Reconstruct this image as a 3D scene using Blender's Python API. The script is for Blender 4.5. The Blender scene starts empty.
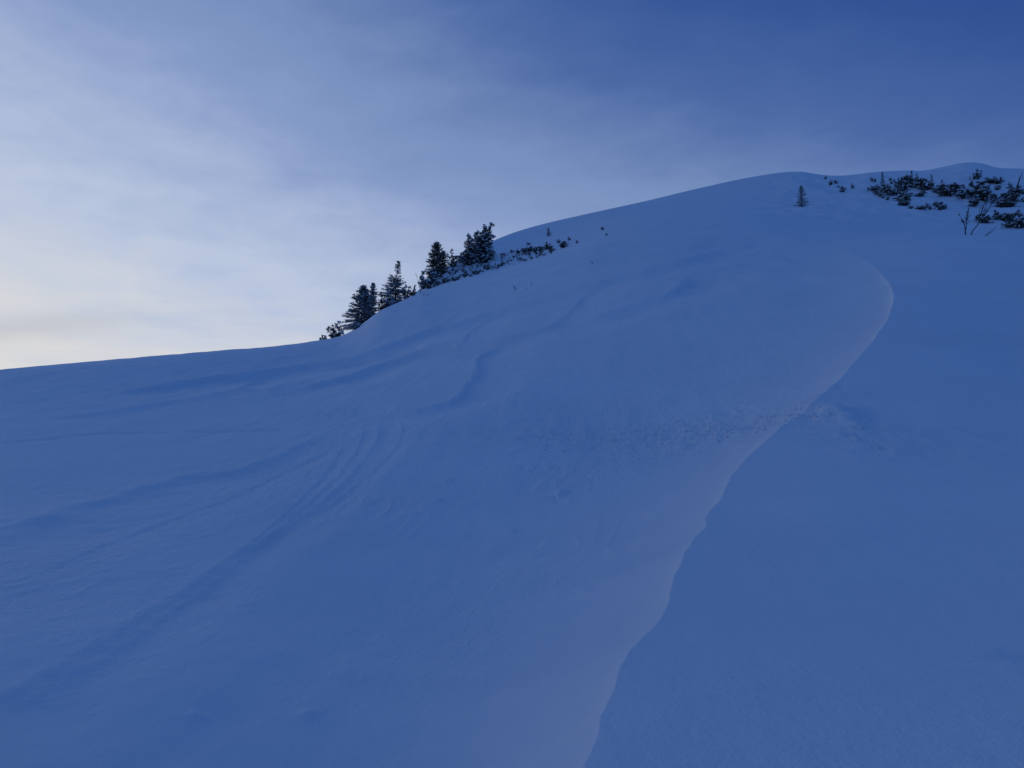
import bpy, math, random
import numpy as np
from mathutils import Vector
R = math.radians
scene = bpy.context.scene
COL = scene.collection

# ------------------------------------------------------------------ camera constants (measurements of the photograph)
F = 797.0; W, H = 1024, 768
PITCH = R(6.0); EYE = 1.6
cp, sp = math.cos(PITCH), math.sin(PITCH)

def ray(px, py):
    """azimuth and tan(elevation) of the line of sight through a point of the photograph"""
    u = (px - W/2)/F; v = (H/2 - py)/F
    Y = cp - v*sp; Z = sp + v*cp
    return math.atan2(u, Y), Z/math.hypot(u, Y)

# ------------------------------------------------------------------ numpy noise
rs = np.random.RandomState(7)
PERM = rs.permutation(512).astype(np.int64)
GA = rs.rand(512)*2*np.pi
GX, GY = np.cos(GA), np.sin(GA)
def noise2(x, y, seed=0):
    x = x + seed*17.31; y = y + seed*9.77
    xi = np.floor(x).astype(np.int64); yi = np.floor(y).astype(np.int64)
    xf = x - xi; yf = y - yi
    u = xf*xf*xf*(xf*(xf*6-15)+10); v = yf*yf*yf*(yf*(yf*6-15)+10)
    def g(ix, iy, dx, dy):
        h = PERM[(PERM[ix & 511] + iy) & 511]
        return GX[h]*dx + GY[h]*dy
    a = g(xi, yi, xf, yf); b = g(xi+1, yi, xf-1, yf)
    c = g(xi, yi+1, xf, yf-1); d = g(xi+1, yi+1, xf-1, yf-1)
    return (a*(1-u)+b*u)*(1-v) + (c*(1-u)+d*u)*v

def pchip(xk, yk, x):
    xk = np.asarray(xk, float); yk = np.asarray(yk, float)
    h = np.diff(xk); d = np.diff(yk)/h
    m = np.zeros_like(yk)
    for i in range(1, len(xk)-1):
        if d[i-1]*d[i] > 0:
            w1 = 2*h[i]+h[i-1]; w2 = h[i]+2*h[i-1]
            m[i] = (w1+w2)/(w1/d[i-1]+w2/d[i])
    m[0] = d[0]; m[-1] = d[-1]
    i = np.clip(np.searchsorted(xk, x)-1, 0, len(xk)-2)
    t = (x - xk[i])/h[i]
    t = np.clip(t, 0, 1)
    return ((2*t**3-3*t**2+1)*yk[i] + (t**3-2*t**2+t)*h[i]*m[i]
            + (-2*t**3+3*t**2)*yk[i+1] + (t**3-t**2)*h[i]*m[i+1])

# ------------------------------------------------------------------ terrain: rows of survey points (px, py, distance)
ROWS = [
 # below the frame / bottom edge / y~600 / 500 / 430 / between / near crest / hollow / mid / summit skyline
 [(-250,768,4.6),(0,768,4.5),(250,768,4.3),(450,768,3.9),(600,768,3.3),(800,768,3.2),(1024,768,3.3),(1300,768,3.5)],
 [(-250,610,9.5),(0,605,9.2),(250,600,8.8),(450,600,7.8),(640,600,6.3),(800,600,6.1),(1024,600,6.3),(1300,600,6.6)],
 [(-250,515,17),(0,507,16.5),(250,500,16),(450,500,13.8),(700,500,10.2),(850,490,10),(1024,490,10.2),(1300,490,10.6)],
 [(-250,450,28),(0,440,27),(250,434,26),(450,430,21),(640,420,17.5),(800,410,15.6),(900,405,15.6),(1024,405,16),(1300,410,17)],
 [(-250,412,41),(0,395,39),(200,385,39),(330,372,41),(450,350,38),(560,333,34),(680,320,29),(800,305,27),(900,295,27.5),(1024,295,28),(1300,300,30)],
 # near crest
 [(-250,388,52),(0,371,52),(100,362.5,53),(200,354,55),(300,345,59),(322,341,60),(342,337.2,61),(351,332.3,62),(361,326,63),(372.5,317,64),(378,311.5,65),(388,307,66),(398,302.6,67),(410,296.5,68),(425,290.3,69),(450,283,70),(484,274,70),
  (500,270,70),(509,267,70),(530,261.5,68),(560,254,66),(600,246,62),(650,244,56),(720,245,52),(830,243,50),(900,238,50),(960,237,50),(1024,238,50),(1300,245,52)],
 # hollow behind it
 [(-250,398,60),(0,384,60),(200,366,62),(322,350,66),(350,340,67),(370,325,69),(400,303,71),(425,292.5,72.5),(450,281,74),(480,275.5,77),(500,270.5,78),(530,262,77),(560,252.5,76),(600,238,73),
  (650,232,66),(720,229,62),(830,231,60),(900,234,60),(960,235.5,60),(1024,236.5,60),(1300,244,62)],
 # half way up the far slope
 [(-250,415,80),(0,402,76),(200,380,76),(322,357,74),(370,327,74),(400,304,76),(425,287,77),(450,272,81),(480,259.5,88),(500,254.5,92),(530,244,94),(560,235,95),(600,222,95),
  (650,212,95),(720,203,95),(830,199,94),(900,201,92),(960,206,90),(1024,212,88),(1300,230,90)],
 # skyline
 [(-250,440,130),(0,425,120),(200,400,100),(322,364,84),(370,330,81),(400,303,82),(420,289,82),(432,279,83),(445,268.5,86),(460,258,92),(475,249.5,99),(490,242,106),(520,230.5,116),(550,222.3,122),(600,211,127),
  (650,200,130),(700,188,132),(750,177.3,133),(780,172.6,133),(800,171.6,132),(815,173.8,131),(830,175.5,130),(850,175,130),(870,172.6,130),(890,171,130),(905,170.5,130),(925,170.5,131),
  (945,166.5,134),(960,163.2,136),(972,162.2,137),(985,164,136),(995,167.4,134),(1005,168.2,133),(1024,168.6,133),(1100,174,133),(1300,205,130)],
]
SIDE = R(60)
az_f = np.arange(R(-58), R(58), R(0.052))
step = R(1.5)
az_b = np.arange(az_f[-1]+step, az_f[0]+2*np.pi-step*0.5, step)
AZ = np.concatenate([az_f, az_b]); NA = len(AZ); NF = len(az_f)
RR = np.concatenate([np.exp(np.arange(math.log(0.6), math.log(2.4), 0.03)),
                     np.exp(np.arange(math.log(2.4), math.log(150), 0.0066)),
                     np.exp(np.arange(math.log(150), math.log(4000), 0.08))])
LR = np.log(RR); NR = len(RR)

wrap = (AZ + np.pi) % (2*np.pi) - np.pi
def gsm(a, n):
    if n < 1: return a
    k = np.exp(-0.5*(np.arange(-3*n, 3*n+1)/n)**2); k /= k.sum()
    return np.convolve(np.pad(a, 3*n, mode='edge'), k, mode='valid')
knots_r = []; knots_z = []
nom_r = [4,7.5,14,23,38,56,66,90,120]
for ri, row in enumerate(ROWS):
    a, t, r = [], [], []
    for (px, py, d) in row:
        aa, tt = ray(px, py); a.append(aa); t.append(tt); r.append(math.log(d))
    # behind the photographer the ridge falls away
    rb = nom_r[ri]
    for aa, fall in ((R(110), -.10), (R(180), -.22), (R(250), -.16)):
        if aa < np.pi + .01 or True:
            a.append(aa); t.append(fall-EYE/rb); r.append(math.log(rb))
    # periodic copy
    a = np.array(a); t = np.array(t); r = np.array(r)
    a2 = np.concatenate([a-2*np.pi, a, a+2*np.pi]); o = np.argsort(a2)
    a2 = a2[o]; t2 = np.tile(t, 3)[o]; r2 = np.tile(r, 3)[o]
    zz = pchip(a2, t2, AZ); rr = pchip(a2, r2, AZ)
    n = 4 if ri == 8 else (12 if ri == 5 else (22 if ri == 6 else 40))
    zz[:NF] = gsm(zz[:NF], n); rr[:NF] = gsm(rr[:NF], max(n, 40)); rr = np.exp(rr)
    knots_z.append(EYE+zz*rr); knots_r.append(rr)
KZ = np.array(knots_z); KR = np.array(knots_r)
Zb = np.zeros((NR, NA))
for j in range(NA):
    r = KR[:, j]; z = KZ[:, j]
    z0 = np.array([0.0, 0.0]); r0 = np.array([0.3, 1.2])
    back = np.array([r[-1]*1.10, r[-1]*1.5, 700, 4100])
    zb = np.array([z[-1]-1.2, z[-1]-0.28*r[-1]*0.5-4, -190, -420])
    Zb[:, j] = pchip(np.concatenate([r0, r, back]), np.concatenate([z0, z, zb]), RR)
# soften only the profile kinks along the line of fall, keeping the crests
kk = np.exp(-0.5*(np.arange(-12, 13)/5.0)**2); kk /= kk.sum()
Zs = np.apply_along_axis(lambda c: np.convolve(np.pad(c, 12, mode='edge'), kk, mode='valid'), 0, Zb)
Zb = np.where((RR < 150)[:, None], Zs, Zb)

X = RR[:, None]*np.sin(AZ)[None, :]; Y = RR[:, None]*np.cos(AZ)[None, :]

def first_hit(Z, px, py):
    a, t = ray(px, py)
    j = np.searchsorted(az_f, a)-1; w = (a-az_f[j])/(az_f[j+1]-az_f[j])
    z = Z[:, j]*(1-w) + Z[:, j+1]*w
    e = z - (EYE + RR*t)
    k = np.nonzero((e >= 0) & (RR > 1.5) & (RR < 150))[0]
    if len(k) == 0:
        kk_ = np.argmax(np.where((RR > 20) & (RR < 150), (z-EYE)/RR, -9)); r = RR[kk_]; zz = z[kk_]
    else:
        k = k[0]
        if e[k-1] < 0:
            s = -e[k-1]/(e[k]-e[k-1])
        else: s = 0
        r = RR[k-1]+(RR[k]-RR[k-1])*s; zz = z[k-1]+(z[k]-z[k-1])*s
    return Vector((r*math.sin(a), r*math.cos(a), zz))
def height(Z, x, y):
    a = math.atan2(x, y); r = math.hypot(x, y)
    j = np.searchsorted(az_f, a)-1; w = (a-az_f[j])/(az_f[j+1]-az_f[j])
    i = np.searchsorted(RR, r)-1; s = (r-RR[i])/(RR[i+1]-RR[i])
    return float((Z[i, j]*(1-w)+Z[i, j+1]*w)*(1-s) + (Z[i+1, j]*(1-w)+Z[i+1, j+1]*w)*s)

def smooth_line(pts, n=6):
    """Catmull-Rom through points"""
    P = np.array(pts, float); out = []
    Q = np.vstack([2*P[0]-P[1], P, 2*P[-1]-P[-2]])
    for i in range(1, len(Q)-2):
        for k in range(n):
            t = k/n
            out.append(0.5*((2*Q[i]) + (-Q[i-1]+Q[i+1])*t + (2*Q[i-1]-5*Q[i]+4*Q[i+1]-Q[i+2])*t*t + (-Q[i-1]+3*Q[i]-3*Q[i+1]+Q[i+2])*t**3))
    out.append(P[-1]); return np.array(out)
def ground_line(pix, n=6, zz=None):
    return np.array([tuple(first_hit(Zb if zz is None else zz, *p))[:2] for p in smooth_line(pix, n)])

def line_dist(L, x, y, signed=False, blend=False):
    """distance to a polyline and the running parameter 0..1"""
    best = np.full(x.shape, 1e9); par = np.zeros(x.shape); sg = np.ones(x.shape)
    n = len(L)-1
    for i in range(n):
        a = L[i]; b = L[i+1]; d = b-a; l2 = d@d + 1e-9
        t0 = ((x-a[0])*d[0] + (y-a[1])*d[1])/l2
        t = np.clip(t0, 0, 1)
        ex = x-a[0]-t*d[0]; ey = y-a[1]-t*d[1]
        q = ex*ex+ey*ey
        m = q < best
        best = np.where(m, q, best); par = np.where(m, (i+t)/n, par)
        if signed: sg = np.where(m, np.where(d[0]*(y-a[1])-d[1]*(x-a[0]) > 0, -1.0, 1.0), sg)
    return np.sqrt(best), par, sg
def apply_region(L, margin):
    """grid window that covers a polyline with a margin"""
    x0, y0 = L.min(0)-margin; x1, y1 = L.max(0)+margin
    return np.nonzero((X > x0) & (X < x1) & (Y > y0) & (Y < y1))

Z = Zb.copy()
# --- broad drift undulation
far = np.clip((RR-2)/10, 0, 1)[:, None]*np.clip((170-RR)/30, 0, 1)[:, None]
Z += far*(0.10*noise2(X/7.0, Y/9.0, 1) + 0.22*noise2(X/19.0, Y/24.0, 2)*np.clip(RR/40, 0, 1)[:, None])*np.clip((55-RR)/20, 0.0, 1)[:, None]

# --- the wind lip: an edge that runs up the slope, scooped out on its left
LIP_PIX = [(548,860),(568,806),(583,768),(592,747),(602,716),(610,695),(621,665),(636,644),(653.5,626),(666,606),(674,578),(682,557),(692.5,538),(704,526),(707,514),(719,498),(731,475),(744,459.5),(760,444.5),(787,423),(819,398),(845,374),(869,346),(885,322),(893,303),(891,288),(879,272),(860,259),(838,250),(812,246)]
LIP = ground_line(LIP_PIX, 4)
# carry the edge on behind the photographer
d0 = LIP[0]-LIP[3]; d0 /= np.linalg.norm(d0)
LIP = np.vstack([LIP[0]+d0*3.0, LIP[0]+d0*1.5, LIP])
jag = np.array([[0.012*noise2(np.array([i*0.42]), np.array([3.3]))[0]*math.hypot(*p)**0.55, 0] for i, p in enumerate(LIP)])
LIP = LIP + jag
ii = apply_region(LIP, 26)
lx, ly = X[ii], Y[ii]
D, P, S = line_dist(LIP, lx, ly, True)
num = np.zeros(lx.shape); den = np.zeros(lx.shape)
for i in range(len(LIP)-1):
    mx, my = (LIP[i]+LIP[i+1])/2; sl = np.hypot(*(LIP[i+1]-LIP[i]))
    wgt = sl/((lx-mx)**2+(ly-my)**2+.15*sl*sl+.01)**2
    num += wgt*(i+.5)/(len(LIP)-1); den += wgt
P = num/den
CL = np.linspace(0, 1, len(LIP)); hL = np.interp(P, [0, .1, .3, .5, .7, .80, .88, .94, 1.0], [0.30, 0.40, 0.50, 0.75, 1.2, 1.35, .85, .3, 0.0])
w1 = np.interp(P, [0, .1, .3, .5, .7, .85, 1.0], [.55, .65, .9, 1.3, 2.1, 2.6, 3.0])
w2 = np.interp(P, [0, .1, .3, .5, .7, .85, 1.0], [2.4, 3.0, 3.6, 5.0, 7.5, 8.5, 8.0])
scoop = -hL*((1-np.exp(-D/w1))+.10*np.clip(.7+1.3*noise2(P*23, P*0+.5, 61), .1, 1.6)*(1-np.exp(-D/.10)))*np.exp(-(D/w2)**2)
roll = -0.16*hL*(1-np.exp(-D/(1.3*w1)))*np.exp(-(D/(1.2*w2))**2)
Z[ii] += np.where(S < 0, scoop, roll)
lipdist = np.full(X.shape, 99.0); lipdist[ii] = D*S

# --- ski tracks and skidded bands (pixel lines projected on the slope), width m, depth m
# each line runs downhill-left; the uphill side is a clean cut edge, the floor rises again slowly below it
# (pixel line, cut width m, floor width m, depth m, broken snow 0..1)
TRACKS = [
 ([(770,243),(720,251),(675,262),(631,274),(590,284.5),(537,299),(496,311),(464,321),(420,333),(351,358),(306,365),(253,372),(183,381),(148,388),(90,397)], 0.42, 2.94, 0.312, 0.35),
 ([(683,275),(684,281),(679,287),(666,295),(643,302),(607,313),(566,321.5),(537,330),(502,339),(464,345),(420,352),(351,375),(300,386),(262,390)], 0.37, 2.58, 0.264, 0.35),
 ([(600,283),(585,294),(577,305),(566,316),(550,326)], 0.26, 1.47, 0.101, 0.40),
 ([(492,312),(475,326),(466,336),(464,344)], 0.26, 1.38, 0.101, 0.30),
 ([(262,373),(247,381),(243,388),(255,393),(288,389),(330,380)], 0.26, 1.47, 0.144, 0.30),
 ([(500,340),(486,350),(479,358),(477,368),(473,380),(462,393),(449,402),(420,408),(385,409),(350,404)], 0.26, 1.66, 0.191, 0.30),
 ([(420,340),(380,353),(330,366)], 0.26, 1.47, 0.120, 0.30),
 ([(380,412),(377,438),(355,470),(316,506),(258,543),(225,563),(190,588),(110,636),(30,684),(-60,738)], 0.096, 0.56, 0.052, 0.30),
 ([(366,420),(358,446),(338,474),(300,510),(250,552),(215,580),(150,626),(70,676),(-20,728)], 0.060, 0.34, 0.030, 0.20),
 ([(345,440),(330,466),(300,500),(262,534),(228,560)], 0.048, 0.30, 0.027, 0.15),
 ([(398,412),(402,432),(388,456),(352,486),(322,510)], 0.048, 0.30, 0.023, 0.15),
 ([(345,428),(300,445),(250,466),(225,472),(175,479),(120,496),(82,505),(50,518),(25,528),(-60,562)], 0.30, 2.21, 0.112, 0.50),
 ([(330,448),(290,466),(250,487),(212,503),(150,523),(90,548),(30,580)], 0.060, 0.41, 0.028, 0.25),
 ([(300,428),(250,430),(175,431.5),(105,433),(50,438),(0,442),(-60,446)], 0.060, 0.52, 0.048, 0.25),
 ([(860,350),(835,357),(790,370),(745,381),(700,392)], 0.048, 0.34, 0.043, 0.25),
 ([(760,402),(740,406),(700,409),(640,411),(560,417),(500,424)], 0.060, 0.41, 0.048, 0.30),
 ([(255,386),(190,398),(130,408),(40,420)], 0.26, 1.66, 0.084, 0.40),
]
Zt = Z.copy()
rough = np.zeros(X.shape)
for pix, ce, fl, dp, rg in TRACKS:
    L = ground_line(pix, 5, Zt)
    ii = apply_region(L, fl*2.6+.5)
    x = X[ii]; y = Y[ii]
    d, p, sg = line_dist(L, x, y, True)
    sd_ = -sg*d + ce*(.7*noise2(x/(5*ce), y/(5*ce), 5) + .3*noise2(x/(1.6*ce), y/(1.6*ce), 8))       # metres below the cut edge
    fade = np.clip(p/.10, 0, 1)*np.clip((1-p)/.10, 0, 1)
    fade = fade*fade*(3-2*fade)
    vary = 0.95+0.35*noise2(x/2.3, y/2.3, 6)
    pos = np.clip(sd_, 0, None); neg = np.clip(-sd_, 0, None)
    Z[ii] += fade*vary*dp*(-(1-np.exp(-pos/ce))*np.exp(-(pos/fl)**2) + .16*np.exp(-(pos/fl-1.5)**2/.12) + .22*np.exp(-(neg/ce)**2)*(1-np.exp(-(neg/(.4*ce))**2)))
    rough[ii] = np.maximum(rough[ii], rg*fade*np.exp(-((sd_-.5*fl)/(.9*fl))**2))
# --- trampled, cloddy ground below the edge
for pix, wd, amp in [([(540,440),(600,437),(640,435),(700,431),(760,422),(800,414)], 1.3, 1.15), ([(430,430),(480,410),(505,396),(530,380)], 2.0, .75), ([(300,415),(380,420),(450,425),(540,430)], 3.0, .55),
                     ([(120,496),(200,480),(280,455)], 1.8, .5), ([(60,392),(200,400),(330,398)], 3.0, .45), ([(480,340),(560,322),(680,298)], 1.6, .5), ([(795,412),(822,412),(855,432),(880,446)], .7, .9)]:
    L = ground_line(pix, 5, Zt); ii = apply_region(L, wd*3)
    d, p, s = line_dist(L, X[ii], Y[ii])
    rough[ii] = np.maximum(rough[ii], amp*np.exp(-(d/wd)**2))
# the notch someone cut through the edge, and the shovelled lumps beside it
for (px, py, rad, hgt) in [(812,410,.30,-.14),(824,411,.20,.13),(836,415,.30,.24),(848,421,.26,.15),(858,428,.14,.07),(842,436,.12,.06),(856,441,.10,.05),(1030,655,.12,-.04),(560,494,.13,.09),(554,497,.08,-.05),(510,532,.09,.05),(533,468,.10,.06),(549,468,.09,.05),(447,481,.10,.06),(438,501,.09,.05),(680,449,.26,.10),(717,441,.14,.09),(748,404,.10,.07),(310,714,.07,.035),(195,716,.07,.035)]:
    c = first_hit(Z, px, py); ii = np.nonzero((X-c.x)**2+(Y-c.y)**2 < (4*rad)**2)
    dx = X[ii]-c.x; dy = Y[ii]-c.y
    q = np.sqrt(dx*dx+dy*dy)*(1+.5*noise2(X[ii]/(rad*.9), Y[ii]/(rad*.9), 9))
    Z[ii] += .8*hgt*np.exp(-(q/rad)**2)
# --- small relief: wind ripples everywhere, crumbs where the snow is broken up
near = np.clip((75-RR)/25, 0.0, 1)[:, None]
leftside = np.where(lipdist > 0, 0.45, 1.0)*np.where((lipdist < 0) & (lipdist > -2.5), .5, 1)
ua = 0.14*X + 0.99*Y; va = 0.99*X - 0.14*Y          # along / across the wind
r1 = noise2(ua/2.2, va/0.62, 11); r2 = noise2(ua/0.9, va/0.26, 12); r3 = noise2(ua/4.5, va/1.7, 13)
patch = np.clip(0.5+1.6*noise2(X/6.0, Y/7.0, 14), 0, 1)
Z += near*leftside*(0.032*r3 + 0.030*r1*patch + 0.013*r2*patch*np.clip((26-RR)/14, 0, 1)[:, None])
ridge = np.clip(1-4.0*np.abs(noise2(ua/1.9, va/.55, 51)), 0, 1)**2*np.clip(2.2*noise2(X/2.6, Y/3.4, 52)-.25, 0, 1)
Z += near*leftside*.028*ridge*np.clip((32-RR)/15, 0, 1)[:, None]
c1 = noise2(X/.62, Y/.62, 15); c2 = noise2(X/.26, Y/.26, 16); c3 = noise2(X/1.1, Y/1.1, 17)
Z += near*rough*(0.085*np.abs(c1)*np.clip((RR-3)/8, .25, 1)[:, None] + 0.05*c3 + 0.022*c2*np.clip((17-RR)/7, 0, 1)[:, None])
Z += np.clip((RR-30)/12, 0, 1)[:, None]*near*leftside*.055*noise2(X/1.0, Y/1.3, 19)
# lumpy, half buried ground where the shrubs stand
lump = np.clip((RR-66)/10, 0, 1)[:, None]*np.clip((125-RR)/15, 0, 1)[:, None]
lump = lump*np.clip((np.abs(wrap[None, :] - R(8.5)) - R(8.5))/R(3), 0, 1)*(np.abs(wrap) < R(50))
Z += lump*(0.40*noise2(X/3.1, Y/3.6, 21) + 0.20*noise2(X/1.2, Y/1.2, 22))

# hold the skyline at its surveyed height
tgt = (KZ[8]-EYE)/KR[8]; front = (np.abs(wrap) < R(44))
seen = front & (tgt > (KZ[5]-EYE)/KR[5])
for it in range(14):
    e = np.where(((RR > 78) & (RR < 150))[:, None], (Z-EYE)/RR[:, None], -9).max(0)
    dl = gsm(np.where(seen, tgt-e, 0)[:NF], 3)
    dl = np.concatenate([dl, np.zeros(NA-NF)])
    s = np.clip((RR[:, None]-KR[7][None, :]*.92)/(KR[8]-KR[7]*.92)[None, :], 0, 1); s = s*s*(3-2*s)
    Z = Z + s*dl[None, :]*RR[:, None]*np.where(RR < 200, 1, 0)[:, None]


# ------------------------------------------------------------------ materials
def nodes_of(name):
    m = bpy.data.materials.new(name); m.use_nodes = True
    nt = m.node_tree; b = nt.nodes['Principled BSDF']
    return m, nt, b
def snow_material():
    m, nt, b = nodes_of('snow'); N = nt.nodes; Lk = nt.links
    b.inputs['Roughness'].default_value = 0.62
    b.inputs['Specular IOR Level'].default_value = 0.25
    tc = N.new('ShaderNodeTexCoord')
    n1 = N.new('ShaderNodeTexNoise'); n1.inputs['Scale'].default_value = 0.35; n1.inputs['Detail'].default_value = 6; n1.inputs['Roughness'].default_value = .6
    Lk.new(tc.outputs['Object'], n1.inputs['Vector'])
    rp = N.new('ShaderNodeValToRGB')
    rp.color_ramp.elements[0].position = .3; rp.color_ramp.elements[0].color = (.77, .79, .81, 1)
    rp.color_ramp.elements[1].position = .7; rp.color_ramp.elements[1].color = (.84, .85, .86, 1)
    Lk.new(n1.outputs['Fac'], rp.inputs['Fac']); Lk.new(rp.outputs['Color'], b.inputs['Base Color'])
    att = N.new('ShaderNodeAttribute'); att.attribute_name = 'broken'
    mp = N.new('ShaderNodeMapping'); mp.inputs['Rotation'].default_value = (0, 0, R(8)); mp.inputs['Scale'].default_value = (1.5, 1.0, 1)
    Lk.new(tc.outputs['Object'], mp.inputs['Vector'])
    last = None
    for sc, det, dist, use, vec in ((2.6, 3, .15, True, mp.outputs['Vector']), (8.0, 3, .055, True, mp.outputs['Vector']), (30.0, 2, .009, False, tc.outputs['Object']), (120.0, 2, .004, False, tc.outputs['Object'])):
        n = N.new('ShaderNodeTexNoise'); n.inputs['Scale'].default_value = sc; n.inputs['Detail'].default_value = det; n.inputs['Roughness'].default_value = .62
        Lk.new(vec, n.inputs['Vector'])
        bp = N.new('ShaderNodeBump'); bp.inputs['Strength'].default_value = .6; bp.inputs['Distance'].default_value = dist
        Lk.new(n.outputs['Fac'], bp.inputs['Height'])
        if use: Lk.new(att.outputs['Fac'], bp.inputs['Strength'])
        if last is not None: Lk.new(last, bp.inputs['Normal'])
        last = bp.outputs['Normal']
    Lk.new(last, b.inputs['Normal'])
    return m
def mottled(name, c0, c1, scale, rough=.8, spec=.2):
    m, nt, b = nodes_of(name); N = nt.nodes; Lk = nt.links
    b.inputs['Roughness'].default_value = rough; b.inputs['Specular IOR Level'].default_value = spec
    tc = N.new('ShaderNodeTexCoord'); n = N.new('ShaderNodeTexNoise'); n.inputs['Scale'].default_value = scale; n.inputs['Detail'].default_value = 4
    Lk.new(tc.outputs['Object'], n.inputs['Vector'])
    rp = N.new('ShaderNodeValToRGB'); rp.color_ramp.elements[0].position = .38; rp.color_ramp.elements[1].position = .64
    rp.color_ramp.elements[0].color = (*c0, 1); rp.color_ramp.elements[1].color = (*c1, 1)
    Lk.new(n.outputs['Fac'], rp.inputs['Fac']); Lk.new(rp.outputs['Color'], b.inputs['Base Color'])
    return m
M_SNOW = snow_material()
M_LOAD = mottled('rime_snow', (.62, .65, .68), (.80, .82, .84), 6, .7)
M_CLOD = mottled('clod_snow', (.76, .78, .80), (.84, .85, .86), 3, .65)
M_NEEDLE = mottled('spruce_needles', (.022, .034, .024), (.20, .225, .225), 3.5)
M_PINE = mottled('pine_needles', (.016, .024, .016), (.11, .13, .13), 5)
M_FROST = mottled('rimed_needles', (.045, .055, .052), (.46, .50, .54), 3.5)
M_BARK = mottled('bark', (.035, .028, .024), (.085, .070, .060), 9)
M_TWIG = mottled('bare_wood', (.030, .024, .022), (.070, .055, .048), 14)

# ------------------------------------------------------------------ the snow slope, one sheet
def build_ground():
    me = bpy.data.meshes.new('snow_slope')
    V = np.stack([X, Y, Z], -1).reshape(-1, 3)
    n0 = len(V)
    V = np.vstack([V, [[0, 0, 0.0]]])
    i = np.arange(NR-1)[:, None]; j = np.arange(NA)[None, :]; jn = (j+1) % NA
    q = np.stack([i*NA+j+0*jn, i*NA+jn, (i+1)*NA+jn, (i+1)*NA+j+0*jn], -1).reshape(-1, 4)
    q = q[:, ::-1]
    tj = np.arange(NA); tri = np.stack([np.full(NA, n0), tj, (tj+1) % NA], -1)[:, ::-1]
    nq, ntr = len(q), len(tri)
    me.vertices.add(len(V)); me.vertices.foreach_set('co', V.astype(np.float32).ravel())
    me.loops.add(nq*4+ntr*3)
    me.loops.foreach_set('vertex_index', np.concatenate([q.ravel(), tri.ravel()]).astype(np.int32))
    me.polygons.add(nq+ntr)
    st = np.concatenate([np.arange(nq)*4, nq*4+np.arange(ntr)*3]).astype(np.int32)
    me.polygons.foreach_set('loop_start', st)
    me.polygons.foreach_set('use_smooth', np.ones(nq+ntr, bool))
    me.update(calc_edges=True)
    if me.polygons[1000].normal.z < 0: me.flip_normals()
    brk = np.clip(.28+.6*noise2(X/5.0, Y/6.0, 41), .08, .5)
    brk = np.where(lipdist > 0, .10+.08*noise2(X/3.0, Y/4.0, 42), brk)
    brk = np.where((lipdist < 0) & (lipdist > -3), brk*np.clip(-lipdist/3, .25, 1), brk)
    brk = np.clip(brk+.45*rough, 0, .8)*np.interp(RR, [8, 16, 30, 45], [1, .8, .6, .5])[:, None]
    at = me.attributes.new('broken', 'FLOAT', 'POINT'); at.data.foreach_set('value', np.concatenate([brk.ravel(), [.2]]).astype(np.float32))
    me.materials.append(M_SNOW)
    o = bpy.data.objects.new('snow_slope', me); COL.objects.link(o)
    o['kind'] = 'structure'; return o
build_ground()

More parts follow.
